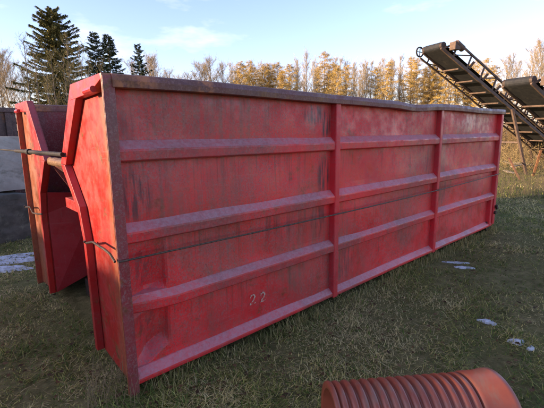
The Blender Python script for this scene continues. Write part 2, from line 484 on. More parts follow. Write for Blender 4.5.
# upright posts
for (px0, px1) in ((1.946, 2.012), (3.950, 4.015)):
    o = MB(); o.box((px0, 0, .075), (px1, PY+.05, 1.868)); o.build('post', M_POST, cont, bevel=.010, seg=3)
o = MB(); o.box((6.018, -.004, .10), (6.106, PY+.07, 1.868)); o.build('post', M_POST, cont, bevel=.010, seg=3)
o = MB(); o.box((5.90, .004, .10), (5.975, PY+.05, .55)); o.build('post', M_POST, cont, bevel=.008, seg=2)
o = MB(); o.prism([(.002, -.010, .035), (.064, -.010, .035), (.064, PY+.02, .035), (.0585, PY+.02, .035), (.0585, -.0025, .035), (.002, -.0025, .035)], (0, 0, ZT-.012-.035)); o.build('corner_post', M_CORNER, cont, bevel=.002, seg=2)
# top rail: swept hollow section, knocked about by loading
def sweep_rail(y0, y1, name, flip=1):
    n = 90; vs_, fs_ = [], []
    prof = ((y0, -.072), (y0-.004*flip, -.035), (y0+.004*flip, -.006), (y0+.014*flip, 0), (y1-.014*flip, 0), (y1, -.010), (y1, -.072))
    k = len(prof)
    for i in range(n+1):
        x = .050+(L-.050+.006)*i/n
        wob = .004*math.sin(x*6.1)+.003*math.sin(x*13.7+1)
        for (y, z) in prof: vs_.append((x, y+wob, ZT+z+rail_dz(x)))
    for i in range(n):
        for j in range(k):
            a = i*k+j; b_ = i*k+(j+1) % k
            fs_.append((a, b_, b_+k, a+k))
    fs_.append(tuple(range(k))[::-1]); fs_.append(tuple(n*k+j for j in range(k)))
    o = MB(); o.add(vs_, fs_); return o.build(name, M_RAIL, cont, bevel=.003)
sweep_rail(-.022, .085, 'top_rail')
sweep_rail(W+.022, W-.085, 'top_rail', -1)
# far side wall, rear door, floor, runners, front wall
o = MB(); o.box((.062, W-.075, .20), (L-.05, W-.030, 1.86)); o.build('side_wall', M_INNER, cont)
o = MB(); o.box((.07, W-.07, .0), (L-.06, W-.035, .198)); o.build('shade_skirt', M_DARKSTEEL, cont)  # added dark sheet standing in for the black shade under the far wall
for x in (2.0, 4.0, 6.06):
    o = MB(); o.box((x-.045, W-.029, .08), (x+.045, W+.0, 1.866)); o.build('post', M_POST, cont, bevel=.01)
for (x0, x1) in bays:
    for zr in RIBZ:
        o = MB(); o.prism([(x0-.01, W-.029, zr+.05), (x0-.01, W-.002, zr), (x0-.01, W-.002, zr-.06), (x0-.01, W-.029, zr-.07)], (x1-x0+.02, 0, 0)); o.build('rib', M_RIB, cont)
o = MB(); o.box((L-.06, PY+.075, .13), (L-.015, W-.08, 1.86)); o.build('rear_door', M_INNER, cont)
o = MB(); o.box((.50, PY+.04, .205), (L-.065, W-.078, .245)); o.build('floor_plate', M_INNER, cont)
o = MB(); o.box((.545, PY+.04, .25), (.585, W-.078, 1.90)); o.build('front_wall', M_INNER, cont)
for yr in (.73, 1.79):
    o = MB(); o.box((.30, yr-.06, .03), (L-.3, yr+.06, .20)); o.build('runner', M_DARKSTEEL, cont, bevel=.006)
for x in (.9, 1.7, 2.5, 3.3, 4.1, 4.9, 5.6):
    o = MB(); o.box((x-.04, .12, .13), (x+.04, W-.1, .203)); o.build('cross_member', M_DARKSTEEL, cont)
# rear foot with roller
o = MB(); o.tube([(5.93, .03, .085), (5.93, .20, .085)], .085, 18); o.build('rear_roller', M_DARKSTEEL, cont, bevel=.004)
o = MB(); o.box((5.86, .045, .09), (6.06, .19, .16)); o.build('rear_foot', M_CORNER, cont, bevel=.006)
o = MB(); o.tube([(6.055, -.004, .30), (6.055, -.035, .30)], .028, 12); o.build('latch_pin', M_DARKSTEEL, cont)
o = MB(); o.bar((6.055, -.025, .42), (6.09, -.03, .36), .03, .03); o.build('latch', M_DARKSTEEL, cont)
o = MB(); o.tube([(6.105, .03, 1.75), (6.16, .03, 1.72), (6.17, .03, 1.66)], .012, 6); o.build('rope_hook', M_DARKSTEEL, cont)

# front wings: recessed plate inside a proud folded flange
PROF = [(.57, ZT-.006), (1.00, 1.405), (.69, 1.10), (.625, .90), (.60, .10)]          # inner edge, distance from the outer side
PLX = .050
def wing(near):
    sy = (lambda y: y) if near else (lambda y: W-y)
    wname = 'front_wing'
    # plate
    outer = [(.012, .05), (.012, ZT-.01)]
    pts = [(PLX, sy(y), z) for y, z in outer+[(y-.01, z) for y, z in PROF]]
    o = MB(); o.prism(pts, (.008, 0, 0)); pl = o.build(wname, M_WING, cont)
    # outer folded edge
    o = MB(); o.prism([(0, sy(-.002), .03), (0, sy(.010), .03), (0, sy(.010), ZT), (0, sy(-.002), ZT)], (PLX+.006, 0, 0)); o.build('edge_fold', M_WING, pl, bevel=.002)
    # top flange
    o = MB()
    o.prism([(0, sy(.0105), ZT), (0, sy(.57), ZT-.004), (0, sy(.60), ZT-.10), (0, sy(.15), ZT-.085), (0, sy(.13), ZT-.065), (0, sy(.0105), ZT-.030)], (PLX-.002, 0, 0)); o.build('top_flange', M_FLANGE, pl, bevel=.003)
    # inner flange in two lengths
    wdt = .13
    o = MB(); o.prism([(.001, sy(.572), ZT-.008), (.001, sy(1.002), 1.405), (.001, sy(.872), 1.405), (.001, sy(.475), ZT-.090)], (PLX-.002, 0, 0)); o.build('inner_flange', M_FLANGE, pl, bevel=.003)
    o = MB(); o.prism([(0, sy(1.00), 1.402), (0, sy(.69), 1.10), (0, sy(.625), .90), (0, sy(.60), .10), (0, sy(.555), .10), (0, sy(.575), .90), (0, sy(.64), 1.13), (0, sy(.90), 1.402)], (PLX-.002, 0, 0)); o.build('inner_flange', M_FLANGE, pl, bevel=.003)
    # return web running back from the inner flange
    o = MB()
    o.prism([(PLX+.009, sy(.60), .10), (PLX+.009, sy(.625), .90), (PLX+.009, sy(.69), 1.10), (.15 if near else .52, sy(.69), 1.05), (.13 if near else .52, sy(.60), .26)] , (0, -.008 if near else .008, 0)); o.build('return_web', M_WEB, pl)
    # side sheet between wing and front wall is the wall itself; a small rolled lug on the top flange
    o = MB(); o.tube([(-.012, sy(.10), ZT-.075), (-.012, sy(.24), ZT-.078)], .018, 10); o.build('rolled_lug', M_FLANGE, pl, smooth=False)
    return pl
wing(True); wing(False)
# hook bar, its sloping back plate and side gussets
o = MB(); o.tube([(.055, .93, 1.40), (.055, W-.93, 1.40)], .036, 16); o.build('hook_bar', M_HOOKBAR, cont)
o = MB(); o.prism([(.075, .98, 1.355), (.075, W-.98, 1.355), (.53, W-.98, .95), (.53, .98, .95)], (.012, 0, .012)); o.build('sloping_back_plate', M_INNER, cont)
for y in (.97, W-.98):
    o = MB(); o.prism([(.06, y, 1.36), (.53, y, 1.36), (.53, y, .80), (.30, y, .95)], (0, .010, 0)); o.build('gusset', M_INNER, cont)
o = MB(); o.box((.09, .66, 1.02), (.16, 1.36, 1.105)); o.build('cross_bracket', M_FLANGE, cont, bevel=.005)
o = MB(); o.box((.085, .63, .42), (.15, .90, .53)); o.build('cross_bracket', M_FLANGE, cont, bevel=.005)
# locking bar with a collar, sticking out past the far wing
a = on_x(1, 149.5, -.20); b_ = on_x(62.5, 154.5, -.02)
a, b_ = Vector(a), Vector(b_)
q = a.lerp(b_, .30)
o = MB(); o.tube([a, q], .008, 10); o.tube([q, b_], .016, 10); lock = o.build('locking_bar', M_SOOT, cont)
c1, c2 = a.lerp(b_, .50), a.lerp(b_, .54)
o = MB(); o.tube([c1, c2], .024, 12); o.build('collar', M_SOOT, lock)

# tie cable along the side, looped round the post to a wire hook on each wing
rndc = random.Random(3)
pts = []
for i in range(41):
    t = i/40; x = -.006+t*6.08
    pts.append((x, -.030+(0 if i in (0, 40) else rndc.uniform(-.002, .002)), .905-.030*math.sin(t*math.pi)+.030*t))
front = [on_x(px, py, -.012) for px, py in ((86, 243), (93, 242), (99, 246), (104, 249), (110, 254), (115, 262))]
o = MB(); o.tube(pts, .0062, 8)
cable = o.build('tie_cable', M_CABLE)
tag(cable, 'thin dark steel cable stretched along the side of the red ribbed container', 'cable')
def wire_hook(pix, label):
    p3 = [Vector(on_x(px, py, -.016)) for px, py in pix]
    o = MB(); o.tube(p3, .0075, 8); o.tube([p3[0]+Vector((.03, 0, 0)), p3[0], p3[0]+Vector((-.01, 0, .015))], .008, 8)
    h = o.build('wire_hook', M_DARKSTEEL)
    tag(h, label, 'hook', 'wire hooks on the container wings')
wire_hook(((86, 243), (93, 242), (99, 246), (104, 249), (110, 254), (115, 262)), 'bent dark wire hook on the wing next to the ribbed container side')
wire_hook(((25.5, 207), (30, 207), (33, 213), (38, 214), (42, 214)), 'bent dark wire hook on the wing next to the concrete blocks')

# painted number on the lowest panel row
m, nt, b = newmat('stencil_paint'); g = NT(nt); co = g.coord()
tr = g.n('ShaderNodeBsdfTransparent'); ms = g.n('ShaderNodeMixShader'); outn = [n for n in nt.nodes if n.type == 'OUTPUT_MATERIAL'][0]
b.inputs['Base Color'].default_value = (.50, .40, .30, 1); b.inputs['Roughness'].default_value = .8
g.l(g.ramp(g.noise(co, 38, 5, .7), .40, .60, .0, .8), ms.inputs[0]); g.l(tr.outputs[0], ms.inputs[1]); g.l(b.outputs[0], ms.inputs[2]); g.l(ms.outputs[0], outn.inputs[0])
M_STENCIL = m
def digit_two(cx, cz, w, h):
    c = [(-.45, .28), (-.30, .45), (0, .52), (.32, .44), (.42, .22), (.25, -.02), (-.10, -.25), (-.46, -.48), (.50, -.47)]
    o = MB(); t = .013
    for (x0, z0), (x1, z1) in zip(c[:-1], c[1:]):
        a = Vector((cx+x0*w, 0, cz+z0*h)); e = Vector((cx+x1*w, 0, cz+z1*h)); d = (e-a).normalized(); nrm = Vector((-d.z, 0, d.x))*t/2
        a -= d*t*.4; e += d*t*.4
        q = [a+nrm, a-nrm, e-nrm, e+nrm]
        o.add([(v.x, PY+dent(v.x, v.z)*.8-.010, v.z) for v in q], [(0, 1, 2, 3)])
    return o
for (px, py) in ((252.0, 299.0), (262.0, 296.5)):
    r = ray(px, py); P = CAM+r*((PY-CAM.y)/r.y)
    digit_two(P.x, P.z, .050, .072).build('painted_digit', M_STENCIL, cont)

# ------------------------------------------------------------------ corrugated pipe
def pipe():
    RO = .205
    a = Vector((0.550, -1.112, 0)); e = Vector((1.235, -1.619, 0)); d = (e-a).normalized()
    root = empty('corrugated_pipe', (a.x, a.y, 0), math.atan2(d.y, d.x))
    tag(root, 'short orange-brown ribbed plastic drain pipe with smooth collar lying on the grass', 'pipe')
    LN = (e-a).length; zc = RO+.0
    def lathe(prof, n=72):
        o = MB(); k = len(prof)
        for i in range(n):
            t = 2*math.pi*i/n
            for (x, r_) in prof: o.v.append((x, r_*math.sin(t), zc+r_*math.cos(t)))
        for i in range(n):
            for j in range(k-1):
                A = i*k+j; B = ((i+1) % n)*k+j
                o.f.append((A, A+1, B+1, B))
        return o
    prof = [(.0, RO-.030), (-.004, RO-.012), (0, RO), (.012, RO+.002), (.020, RO-.002)]
    pitch = .0475; x = .022
    while x+pitch < LN-.125:
        for u, hgt in ((.0, -.022), (.12, -.018), (.30, -.002), (.42, .0), (.60, .0), (.72, -.002), (.90, -.018)):
            prof.append((x+u*pitch, RO+hgt))
        x += pitch
    prof += [(x, RO-.022), (x+.01, RO-.022)]
    body_end = x
    prof_in = [(x+.01, RO-.034), (.0, RO-.034), (.0, RO-.030)]
    lathe(prof+prof_in).build('corrugated_body', M_PIPE, root, smooth=True)
    sk = [(body_end-.004, RO-.020), (body_end+.002, RO-.004), (body_end+.018, RO+.004), (LN-.045, RO+.004), (LN-.030, RO+.010), (LN-.004, RO+.010), (LN, RO+.006), (LN, RO-.010), (body_end+.02, RO-.012), (body_end-.004, RO-.020)]
    lathe(sk).build('smooth_collar', M_PIPE, root, smooth=True)
pipe()

# ------------------------------------------------------------------ concrete blocks and the dark skip behind
def rough_block(name, c, size, rz, mat, label, top_round=0.0, seed=0, group=None):
    bm = bmesh.new(); bmesh.ops.create_cube(bm, size=1)
    bmesh.ops.scale(bm, vec=size, verts=bm.verts)
    bmesh.ops.subdivide_edges(bm, edges=bm.edges, cuts=8, use_grid_fill=True)
    rnd = random.Random(seed)
    for v in bm.verts:
        ex = [abs(v.co[i])/(size[i]/2) for i in range(3)]
        edge = sum(1 for e in ex if e > .97)
        v.co += Vector((rnd.uniform(-1, 1), rnd.uniform(-1, 1), rnd.uniform(-1, 1)))*.006
        if edge >= 2: v.co *= 1-.016*rnd.uniform(.4, 1.3)
        if top_round and v.co.z > 0: v.co.z -= top_round*((v.co.x/(size[0]/2))**2)*v.co.z/(size[2]/2)
        v.co.z += size[2]/2
    me = bpy.data.meshes.new(name); bm.to_mesh(me); bm.free()
    for p in me.polygons: p.use_smooth = False
    o = link_mesh(name, me, mat); o.location = c; o.rotation_euler = (0, 0, rz)
    tag(o, label, 'concrete block', group)
    return o
GB = 'concrete blocks stacked behind the container'
def block_at(px, py, yplane, size, rz, z, mat, label, rnd_top, seed):
    """block whose right front corner stands in the direction of pixel (px, py) on the plane y = yplane"""
    r = ray(px, py); P = CAM+r*((yplane-CAM.y)/r.y)
    off = Matrix.Rotation(rz, 3, 'Z') @ Vector((-size[0]/2, size[1]/2, 0))
    rough_block('concrete_block', (P.x+off.x, P.y+off.y, z), size, rz, mat, label, rnd_top, seed, GB)
block_at(38, 240, 5.0, (1.2, .8, .78), R(14), -.03, M_DARKCONC, 'dark concrete block on the ground under a paler block', .05, 1)
block_at(27, 165, 5.25, (1.7, .8, .86), R(4), .755, M_CONCRETE, 'pale grey concrete block resting on top of a dark block', 0, 2)
block_at(-32, 240, 5.3, (1.5, .8, .78), R(-5), -.03, M_DARKCONC, 'dark mossy concrete block standing beside the stacked pair', 0, 3)
def dark_skip():
    root = empty('dark_skip', (-.4, 8.3, 0), R(4))
    tag(root, 'dark rust-brown steel skip standing behind the concrete blocks', 'container')
    o = MB(); o.box((-3, -.95, .15), (1.1, -.90, 2.10)); o.build('side_wall', M_DARKBOX, root)
    o = MB(); o.box((-3, .90, .15), (1.1, .95, 2.10)); o.build('side_wall', M_DARKBOX, root)
    o = MB(); o.box((1.06, -.898, .15), (1.1, .898, 2.10)); o.build('end_wall', M_DARKBOX, root)
    o = MB(); o.box((-3, -.898, .15), (-2.96, .898, 2.10)); o.build('end_wall', M_DARKBOX, root)
    for y in (-.95, .95):
        o = MB(); o.box((-3.03, y-.06, 2.103), (1.13, y+.06, 2.20)); o.build('top_rail', M_DARKBOX, root, bevel=.01)
    for x in (-2.6, -1.7, -.8, .1, .95):
        o = MB(); o.box((x-.05, -1.02, .1), (x+.05, -.952, 2.10)); o.build('post', M_DARKBOX, root, bevel=.008)
    o = MB(); o.box((-2.95, -.895, .12), (1.05, .895, .17)); o.build('floor_plate', M_DARKBOX, root)
dark_skip()

# ------------------------------------------------------------------ snow remnants
def snow(px, py, rx, ry, rz, seed, label):
    c = on_ground(px, py); rng = random.Random(seed)
    vs_, fs_ = [], []; n, rings = 40, 5
    ph = [rng.uniform(0, 6.28) for _ in range(6)]
    hh = rng.uniform(.010, .018)
    for r_ in range(rings+1):
        for k in range(n):
            a = 2*math.pi*k/n; t = r_/rings
            w = 1+.22*math.sin(2*a+ph[0])+.20*math.sin(3*a+ph[1])+.13*math.sin(5*a+ph[2])+.10*math.sin(9*a+ph[3])+.06*math.sin(14*a+ph[4])
            x, y = math.cos(a)*rx*w*t, math.sin(a)*ry*w*t
            ca, sa = math.cos(rz), math.sin(rz); X, Y = c.x+x*ca-y*sa, c.y+x*sa+y*ca
            z = float(ground_z(X, Y))+hh*(1-t**2.2)*(1+.4*math.sin(7*x/rx+ph[5])*math.sin(5*y/ry))+.008-(.03 if r_ == rings else 0)
            vs_.append((X-c.x, Y-c.y, z))
    for r_ in range(rings):
        for k in range(n):
            a = r_*n+k; b_ = r_*n+(k+1) % n
            fs_.append((a, b_, b_+n, a+n))
    o = MB(); o.add(vs_, fs_); ob = o.build('snow_patch', M_SNOW, smooth=True)
    ob.location = (c.x, c.y, 0)
    tag(ob, label, 'snow', 'remnants of snow on the grass')
RGT = 'small melting snow patch on the grass along the ribbed container side'
LSN = 'thin broken snow patch on the grass between the concrete blocks and the front wing'
for args in ((6, 257, .42, .15, R(-25), 1), (26, 260, .30, .10, R(-30), 2), (3, 270, .30, .12, R(-40), 8), (-14, 264, .40, .16, R(-30), 9), (20, 268, .16, .06, R(-42), 10)):
    snow(*args, LSN)
for args in ((455, 263, .13, .04, R(-60), 3), (463, 269, .10, .03, R(-60), 4), (487, 323, .075, .035, R(-65), 5), (516, 343, .07, .03, R(-65), 6), (531, 350, .035, .025, 0, 7)):
    snow(*args, RGT)

# ------------------------------------------------------------------ belt conveyors
DIRR = (.90, .435)
def conveyor(px, py, depth, length, width, label, legs, wheel=True):
    head = at_depth(px, py, depth)
    fh = Vector((math.cos(YAW), math.sin(YAW), 0))
    run = (Rv*DIRR[0]+fh*DIRR[1]).normalized()
    slope = math.tan(R(25.5))
    root = empty('belt_conveyor', (head.x, head.y, 0), math.atan2(run.y, run.x))
    tag(root, label, 'conveyor', 'belt conveyors beyond the container')
    H = head.z; sl = Vector((1, 0, -slope)).normalized()
    def P(s, y, up=0.0):            # s along the belt from the head drum, y across, up at right angles to the belt
        return Vector((0, y, H))+sl*s+Vector((slope, 0, 1)).normalized()*up
    hw = width/2
    # belt: carrying and return runs in one loop round the drums
    o = MB(); r_ = .12; pr = []
    for k in range(9):
        a = math.pi/2+math.pi*k/8
        pr.append((math.cos(a)*r_, math.sin(a)*r_))
    prof = pr+[(length, -r_-.0)]+[(length+.10, 0), (length, r_)]
    for i, (s0, u0) in enumerate(prof):
        s1, u1 = prof[(i+1) % len(prof)]
        o.add([P(s0, -hw, u0), P(s0, hw, u0), P(s1, hw, u1), P(s1, -hw, u1)], [(0, 1, 2, 3)])
    o.build('belt', M_RUBBER, root)
    o = MB(); o.tube([P(0, -hw-.08), P(0, hw+.08)], r_-.006, 20); o.build('head_drum', M_DARKSTEEL, root)
    # side frames: two chords with lacing each side
    for sgn in (-1, 1):
        y = sgn*(hw+.06)
        o = MB(); o.bar(P(-.05, y, -.10), P(length, y, -.10), .05, .10); o.build('side_rail', M_FRAME, root)
        if sgn < 0:
            o = MB(); o.bar(P(.55, y, .42), P(length, y, .42), .045, .06); o.build('top_chord', M_FRAME, root)
            s0 = .55; k = 0
            while s0 < length-.6:
                o = MB(); o.bar(P(s0, y, -.04), P(s0, y, .40), .035, .05); o.build('upright', M_FRAME, root)
                if k % 2 == 0:
                    o = MB(); o.bar(P(s0, y+.012, .0), P(s0+.75, y+.012, .40), .025, .035); o.build('lacing', M_FRAME, root)
                s0 += .75; k += 1
            o = MB(); o.bar(P(.05, y, -.05), P(.55, y, .42), .045, .06); o.build('end_brace', M_FRAME, root)
        else:
            o = MB(); o.bar(P(-.05, y+.03, -.30), P(length, y+.03, -.30), .04, .05); o.build('lower_chord', M_FRAME, root)
            s0 = .3
            while s0 < length:
                o = MB(); o.bar(P(s0, y+.02, -.29), P(s0, y+.02, -.14), .03, .04); o.build('upright', M_FRAME, root)
                o = MB(); o.bar(P(s0, y+.035, -.29), P(s0+.5, y+.035, -.13), .02, .025); o.build('lacing', M_FRAME, root); s0 += .5
    s0 = 1.0
    while s0 < length-.3:
        o = MB(); o.tube([P(s0, -hw-.03, -.235), P(s0, hw+.03, -.215)], .028, 8); o.build('return_roller', M_FRAME, root)
        for sgn in (-1, 1):
            o = MB(); o.bar(P(s0+.4, sgn*(hw+.05), .0), P(s0+.4, sgn*(hw+.16), .22), .04, .08); o.build('idler_bracket', M_FRAME, root)
        s0 += .8
    # guard wheel on the drum shaft, drive motor with gearbox
    o = MB(); yw = hw+.13; n = 20
    for k in range(n):
        a0, a1 = 2*math.pi*k/n, 2*math.pi*(k+1)/n
        o.bar(P(math.cos(a0)*.15-.12, yw, math.sin(a0)*.15-.12), P(math.cos(a1)*.15-.12, yw, math.sin(a1)*.15-.12), .04, .03, up=(0, 1, 0))
    for k in range(4):
        a0 = 2*math.pi*k/4+.4
        o.bar(P(-.12, yw, -.12), P(math.cos(a0)*.15-.12, yw, math.sin(a0)*.15-.12), .02, .02, up=(0, 1, 0))
    if wheel: o.build('drive_wheel', M_DARKSTEEL, root)
    o = MB(); o.tube([P(.25, -hw-.26, .20), P(.62, -hw-.26, .20)], .10, 14); o.box(tuple(P(.30, -hw-.24, .12)-Vector((.12, .1, .12))), tuple(P(.30, -hw-.24, .12)+Vector((.12, .12, .12))))
    o.build('drive_motor', M_FRAME, root, bevel=.01)
    for s0 in legs:
        for sgn in (-1, 1):
            t = P(s0, sgn*(hw+.10), -.12)
            o = MB(); o.bar(t, (t.x+.85, t.y+sgn*.25, -.05), .08, .08); o.build('leg', M_FRAME, root)
        a = P(s0, -hw-.10, -.12); o = MB()
        o.bar((a.x+.42, -hw-.22, a.z*.5), (a.x+.42, hw+.22, a.z*.5), .05, .05); o.build('leg_brace', M_FRAME, root)
    return root
conveyor(434, 48, 13.0, 9.6, .60, 'slender rust-brown belt conveyor with a drive wheel at its raised head', (4.1, 7.0))
conveyor(519, 82, 11.0, 6.6, .66, 'broad dark belt conveyor whose raised head shows beside the slender one', (3.4,), False)

# debris beyond the container end: rusty props and a heap of old boards
def prop(p0, p1, w, label):
    o = MB(); o.bar(p0, p1, w, w*.7); ob = o.build('steel_prop', M_RUST, bevel=.004); tag(ob, label, 'steel prop')
prop(on_ground(533, 176), at_depth(541, 150, 13.4), .07, 'leaning rusty steel prop among the dry grass under the conveyors')
prop(on_ground(520, 180), at_depth(509, 158, 14.4), .06, 'short rusty steel prop next to the heap of old boards')
rb = random.Random(8)
for k in range(7):
    c = on_ground(rb.uniform(500, 536), rb.uniform(166, 174)); a = rb.uniform(0, 3.14)
    o = MB(); ln = rb.uniform(.25, .55); d = Vector((math.cos(a), math.sin(a), rb.uniform(-.10, .16)))*ln
    c = c+Vector((0, 0, .06+.03*k))
    o.bar(c-d, c+d, .12, .03); ob = o.build('old_board', M_PLANK)
    tag(ob, 'weathered board in the heap lying under the belt conveyors', 'board', 'heap of old boards')

# ------------------------------------------------------------------ trees
def tree_mesh_bare(seed, h, spread, crown_from=.3, twig=(.17, .13, .11), twig2=(.24, .17, .12), nb=26, up=.55, dens=1.0, tw_w=.022):
    """trunk + limbs as tubes; fine twigs as slim three-sided slivers"""
    rnd = random.Random(seed); wood = MB(); tv, tc = [], []
    lean = Vector((rnd.uniform(-.05, .05), rnd.uniform(-.05, .05), 1)).normalized()
    n = 8; tr = []
    for i in range(n+1):
        t = i/n
        tr.append(Vector((lean.x*h*t+.10*math.sin(t*5+seed)*t, lean.y*h*t+.10*math.cos(t*4+seed)*t, h*t)))
    r0 = h*.0105
    wood.tube(tr, [r0*(1-.93*i/n)+.006 for i in range(n+1)], 7)
    def sliver(a, b_, w, c):
        d = (b_-a).normalized(); s = d.cross(Vector((rnd.uniform(-1, 1), rnd.uniform(-1, 1), rnd.uniform(-1, 1))))
        if s.length < .01: return
        s = s.normalized()*w*.5; u = d.cross(s)
        tv.extend([a+s, a-s*.5+u*.8, b_]); tc.append(c)
    for k in range(nb):
        t = crown_from+(1-crown_from)*((k+rnd.random())/nb)*.97
        i = min(n-1, int(t*n)); base = tr[i].lerp(tr[i+1], t*n-i)
        az = k*2.4+rnd.uniform(-.5, .5)
        u = (t-crown_from)/(1-crown_from)
        ln = spread*(math.sin(math.pi*min(1, .18+u*.82))**.7)*rnd.uniform(.65, 1.1)+.35
        d = Vector((math.cos(az)*(1-up), math.sin(az)*(1-up), up*rnd.uniform(.7, 1.2))).normalized()
        pts = [base]; m = 5
        for j in range(m):
            d = (d+Vector((rnd.uniform(-.16, .16), rnd.uniform(-.16, .16), .06))).normalized()
            pts.append(pts[-1]+d*ln/m)
        rb_ = max(.014, r0*.38*(1-.7*t))
        wood.tube(pts, [rb_*(1-.85*j/m)+.004 for j in range(m+1)], 4, caps=False)
        cnt = int((10+ln*9)*dens)
        for j in range(cnt):
            s = rnd.uniform(.15, 1)*m; jj = min(m-1, int(s)); q = pts[jj].lerp(pts[jj+1], s-jj)
            dd = (d*.6+Vector((rnd.uniform(-1, 1), rnd.uniform(-1, 1), rnd.uniform(-.25, .95)))).normalized()
            l2 = rnd.uniform(.35, .95)*(.6+.25*ln)
            e = q+dd*l2; c = Vector(twig).lerp(Vector(twig2), rnd.random())
            sliver(q, e, tw_w*1.3, c)
            for _ in range(4):
                f = q.lerp(e, rnd.uniform(.25, 1)); d3 = (dd+Vector((rnd.uniform(-1, 1), rnd.uniform(-1, 1), rnd.uniform(-.3, .8)))).normalized()
                sliver(f, f+d3*l2*rnd.uniform(.3, .65), tw_w, c)
    return wood, tv, tc
def tree_mesh_larch(seed, h, spread, crown_from=.38, c1=(.52, .35, .09), c2=(.38, .24, .075), dens=1.0):
    rnd = random.Random(seed); wood = MB(); tv, tc = [], []
    n = 8; tr = [Vector((.12*math.sin(i*.7+seed), .12*math.cos(i*.6+seed*2), h*i/n)) for i in range(n+1)]
    r0 = h*.010
    wood.tube(tr, [r0*(1-.93*i/n)+.008 for i in range(n+1)], 7)
    nb = int(54*dens)
    for k in range(nb):
        u = ((k+rnd.random())/nb); t = crown_from+(1-crown_from)*u
        i = min(n-1, int(t*n)); base = tr[i].lerp(tr[i+1], min(1, t*n-i))
        az = k*2.4+rnd.uniform(-.6, .6)
        ln = (spread*(1-u)**.55*(.45+.55*min(1, u*5))*rnd.uniform(.6, 1.15))+.25
        d = Vector((math.cos(az), math.sin(az), rnd.uniform(-.05, .45)))
        p1 = base+d*ln*.55; p2 = p1+(d+Vector((0, 0, -.15)))*ln*.45
        wood.tube([base, p1, p2], [.022*(1-u)+.010, .014*(1-u)+.007, .004], 3, caps=False)
        for j in range(int((20+26*ln)*dens)):
            s = rnd.uniform(.1, 1.05); q = base.lerp(p1, min(1, s/.55)) if s < .55 else p1.lerp(p2, (s-.55)/.45)
            dd = Vector((rnd.uniform(-1, 1), rnd.uniform(-1, 1), rnd.uniform(-1.1, .55))).normalized()
            l2 = rnd.uniform(.2, .65)
            c = Vector(c2).lerp(Vector(c1), rnd.random())
            e = q+dd*l2; sd_ = dd.cross(Vector((rnd.uniform(-1, 1), rnd.uniform(-1, 1), rnd.uniform(-1, 1))))
            if sd_.length < .01: continue
            sd_ = sd_.normalized()*.016
            tv.extend([q+sd_, q-sd_, e]); tc.append(c)
            f = q.lerp(e, .4)
            e2 = f+(dd+Vector((rnd.uniform(-1, 1), rnd.uniform(-1, 1), rnd.uniform(-1, 1)))).normalized()*l2*.7
            tv.extend([f+sd_*.8, f-sd_*.8, e2]); tc.append(c)
    return wood, tv, tc
def tree_mesh_spruce(seed, h, spread, crown_from=.12, ex=.7, c1=(.050, .062, .022), c2=(.018, .028, .014), dens=1.0):
    rnd = random.Random(seed); wood = MB(); tv, tc = [], []
    n = 8; tr = [Vector((.08*math.sin(i*.8+seed), .08*math.cos(i*.5+seed), h*i/n)) for i in range(n+1)]
    r0 = h*.011
    wood.tube(tr, [r0*(1-.95*i/n)+.008 for i in range(n+1)], 7)
    nb = int(170*dens)
    for k in range(nb):
        u = (k+rnd.random())/nb; t = crown_from+(1-crown_from)*u
        if rnd.random() < .10: continue
        i = min(n-1, int(t*n)); base = tr[i].lerp(tr[i+1], min(1, t*n-i))
        az = k*2.399+rnd.uniform(-.9, .9)
        ln = spread*((1-u)**ex)*rnd.uniform(.55, 1.12)*(.75+.25*math.sin(az*2+seed))+.22
        droop = -.30+.55*u+rnd.uniform(-.22, .22)
        p1 = base+Vector((math.cos(az), math.sin(az), droop))*ln*.6
        p2 = p1+Vector((math.cos(az), math.sin(az), droop+.35))*ln*.4
        wood.tube([base, p1, p2], [.03*(1-u)+.008, .018*(1-u)+.006, .004], 3, caps=False)
        side = Vector((-math.sin(az), math.cos(az), 0))
        for j in range(int((22+48*ln)*dens)):
            s = rnd.uniform(.08, 1.08); q = base.lerp(p1, s/.6) if s < .6 else p1.lerp(p2, min(1.1, (s-.6)/.4))
            dd = (side*rnd.choice((-1, 1))*rnd.uniform(.3, 1)+Vector((math.cos(az), math.sin(az), 0))*.6+Vector((0, 0, rnd.uniform(-.9, .25)))).normalized()
            l2 = rnd.uniform(.22, .55)*(.7+.3*(1-u))
            e = q+dd*l2; w_ = dd.cross(Vector((rnd.uniform(-1, 1), rnd.uniform(-1, 1), rnd.uniform(-1, 1))))
            if w_.length < .01: continue
            w_ = w_.normalized()*rnd.uniform(.022, .042); c = Vector(c2).lerp(Vector(c1), rnd.random()**1.3)
            mid = q.lerp(e, .5)
            tv.extend([q, mid+w_, e]); tc.append(c)
            tv.extend([q, e, mid-w_]); tc.append(c)
    return wood, tv, tc
def tri_mesh(name, tv, tc):
    v = np.array([tuple(p) for p in tv], np.float32)
    c = np.repeat(np.array([tuple(q)+(1,) for q in tc], np.float32), 3, axis=0)
    return np_mesh(name, v, np.arange(len(v)), np.full(len(v)//3, 3), c)
def make_proto(name, maker, bark, *a, **k):
    wood, tv, tc = maker(*a, **k)
    wm = wood.mesh(name+'_wood'); wm.materials.append(bark)
    cm = tri_mesh(name+'_crown', tv, tc); cm.materials.append(M_TWIG)
    return wm, cm
def plant(name, proto, loc, rz, sc, label, group):
    r = empty(name, loc, rz); r.scale = sc
    t = bpy.data.objects.new('trunk', proto[0]); C.objects.link(t); t.parent = r
    c = bpy.data.objects.new('crown', proto[1]); C.objects.link(c); c.parent = r
    tag(r, label, 'tree', group)
    return r
larches = [make_proto('larch', tree_mesh_larch, M_BARKPALE, 10+i, 12.0, 1.75+.2*i, .40+.06*(i % 3), dens=1.15) for i in range(4)]
bares = [make_proto('bare', tree_mesh_bare, M_BARK, 30+i, 11.0, 2.2+.3*i, .30, nb=24, twig=(.26, .20, .12), twig2=(.36, .26, .14), dens=1.5) for i in range(3)]
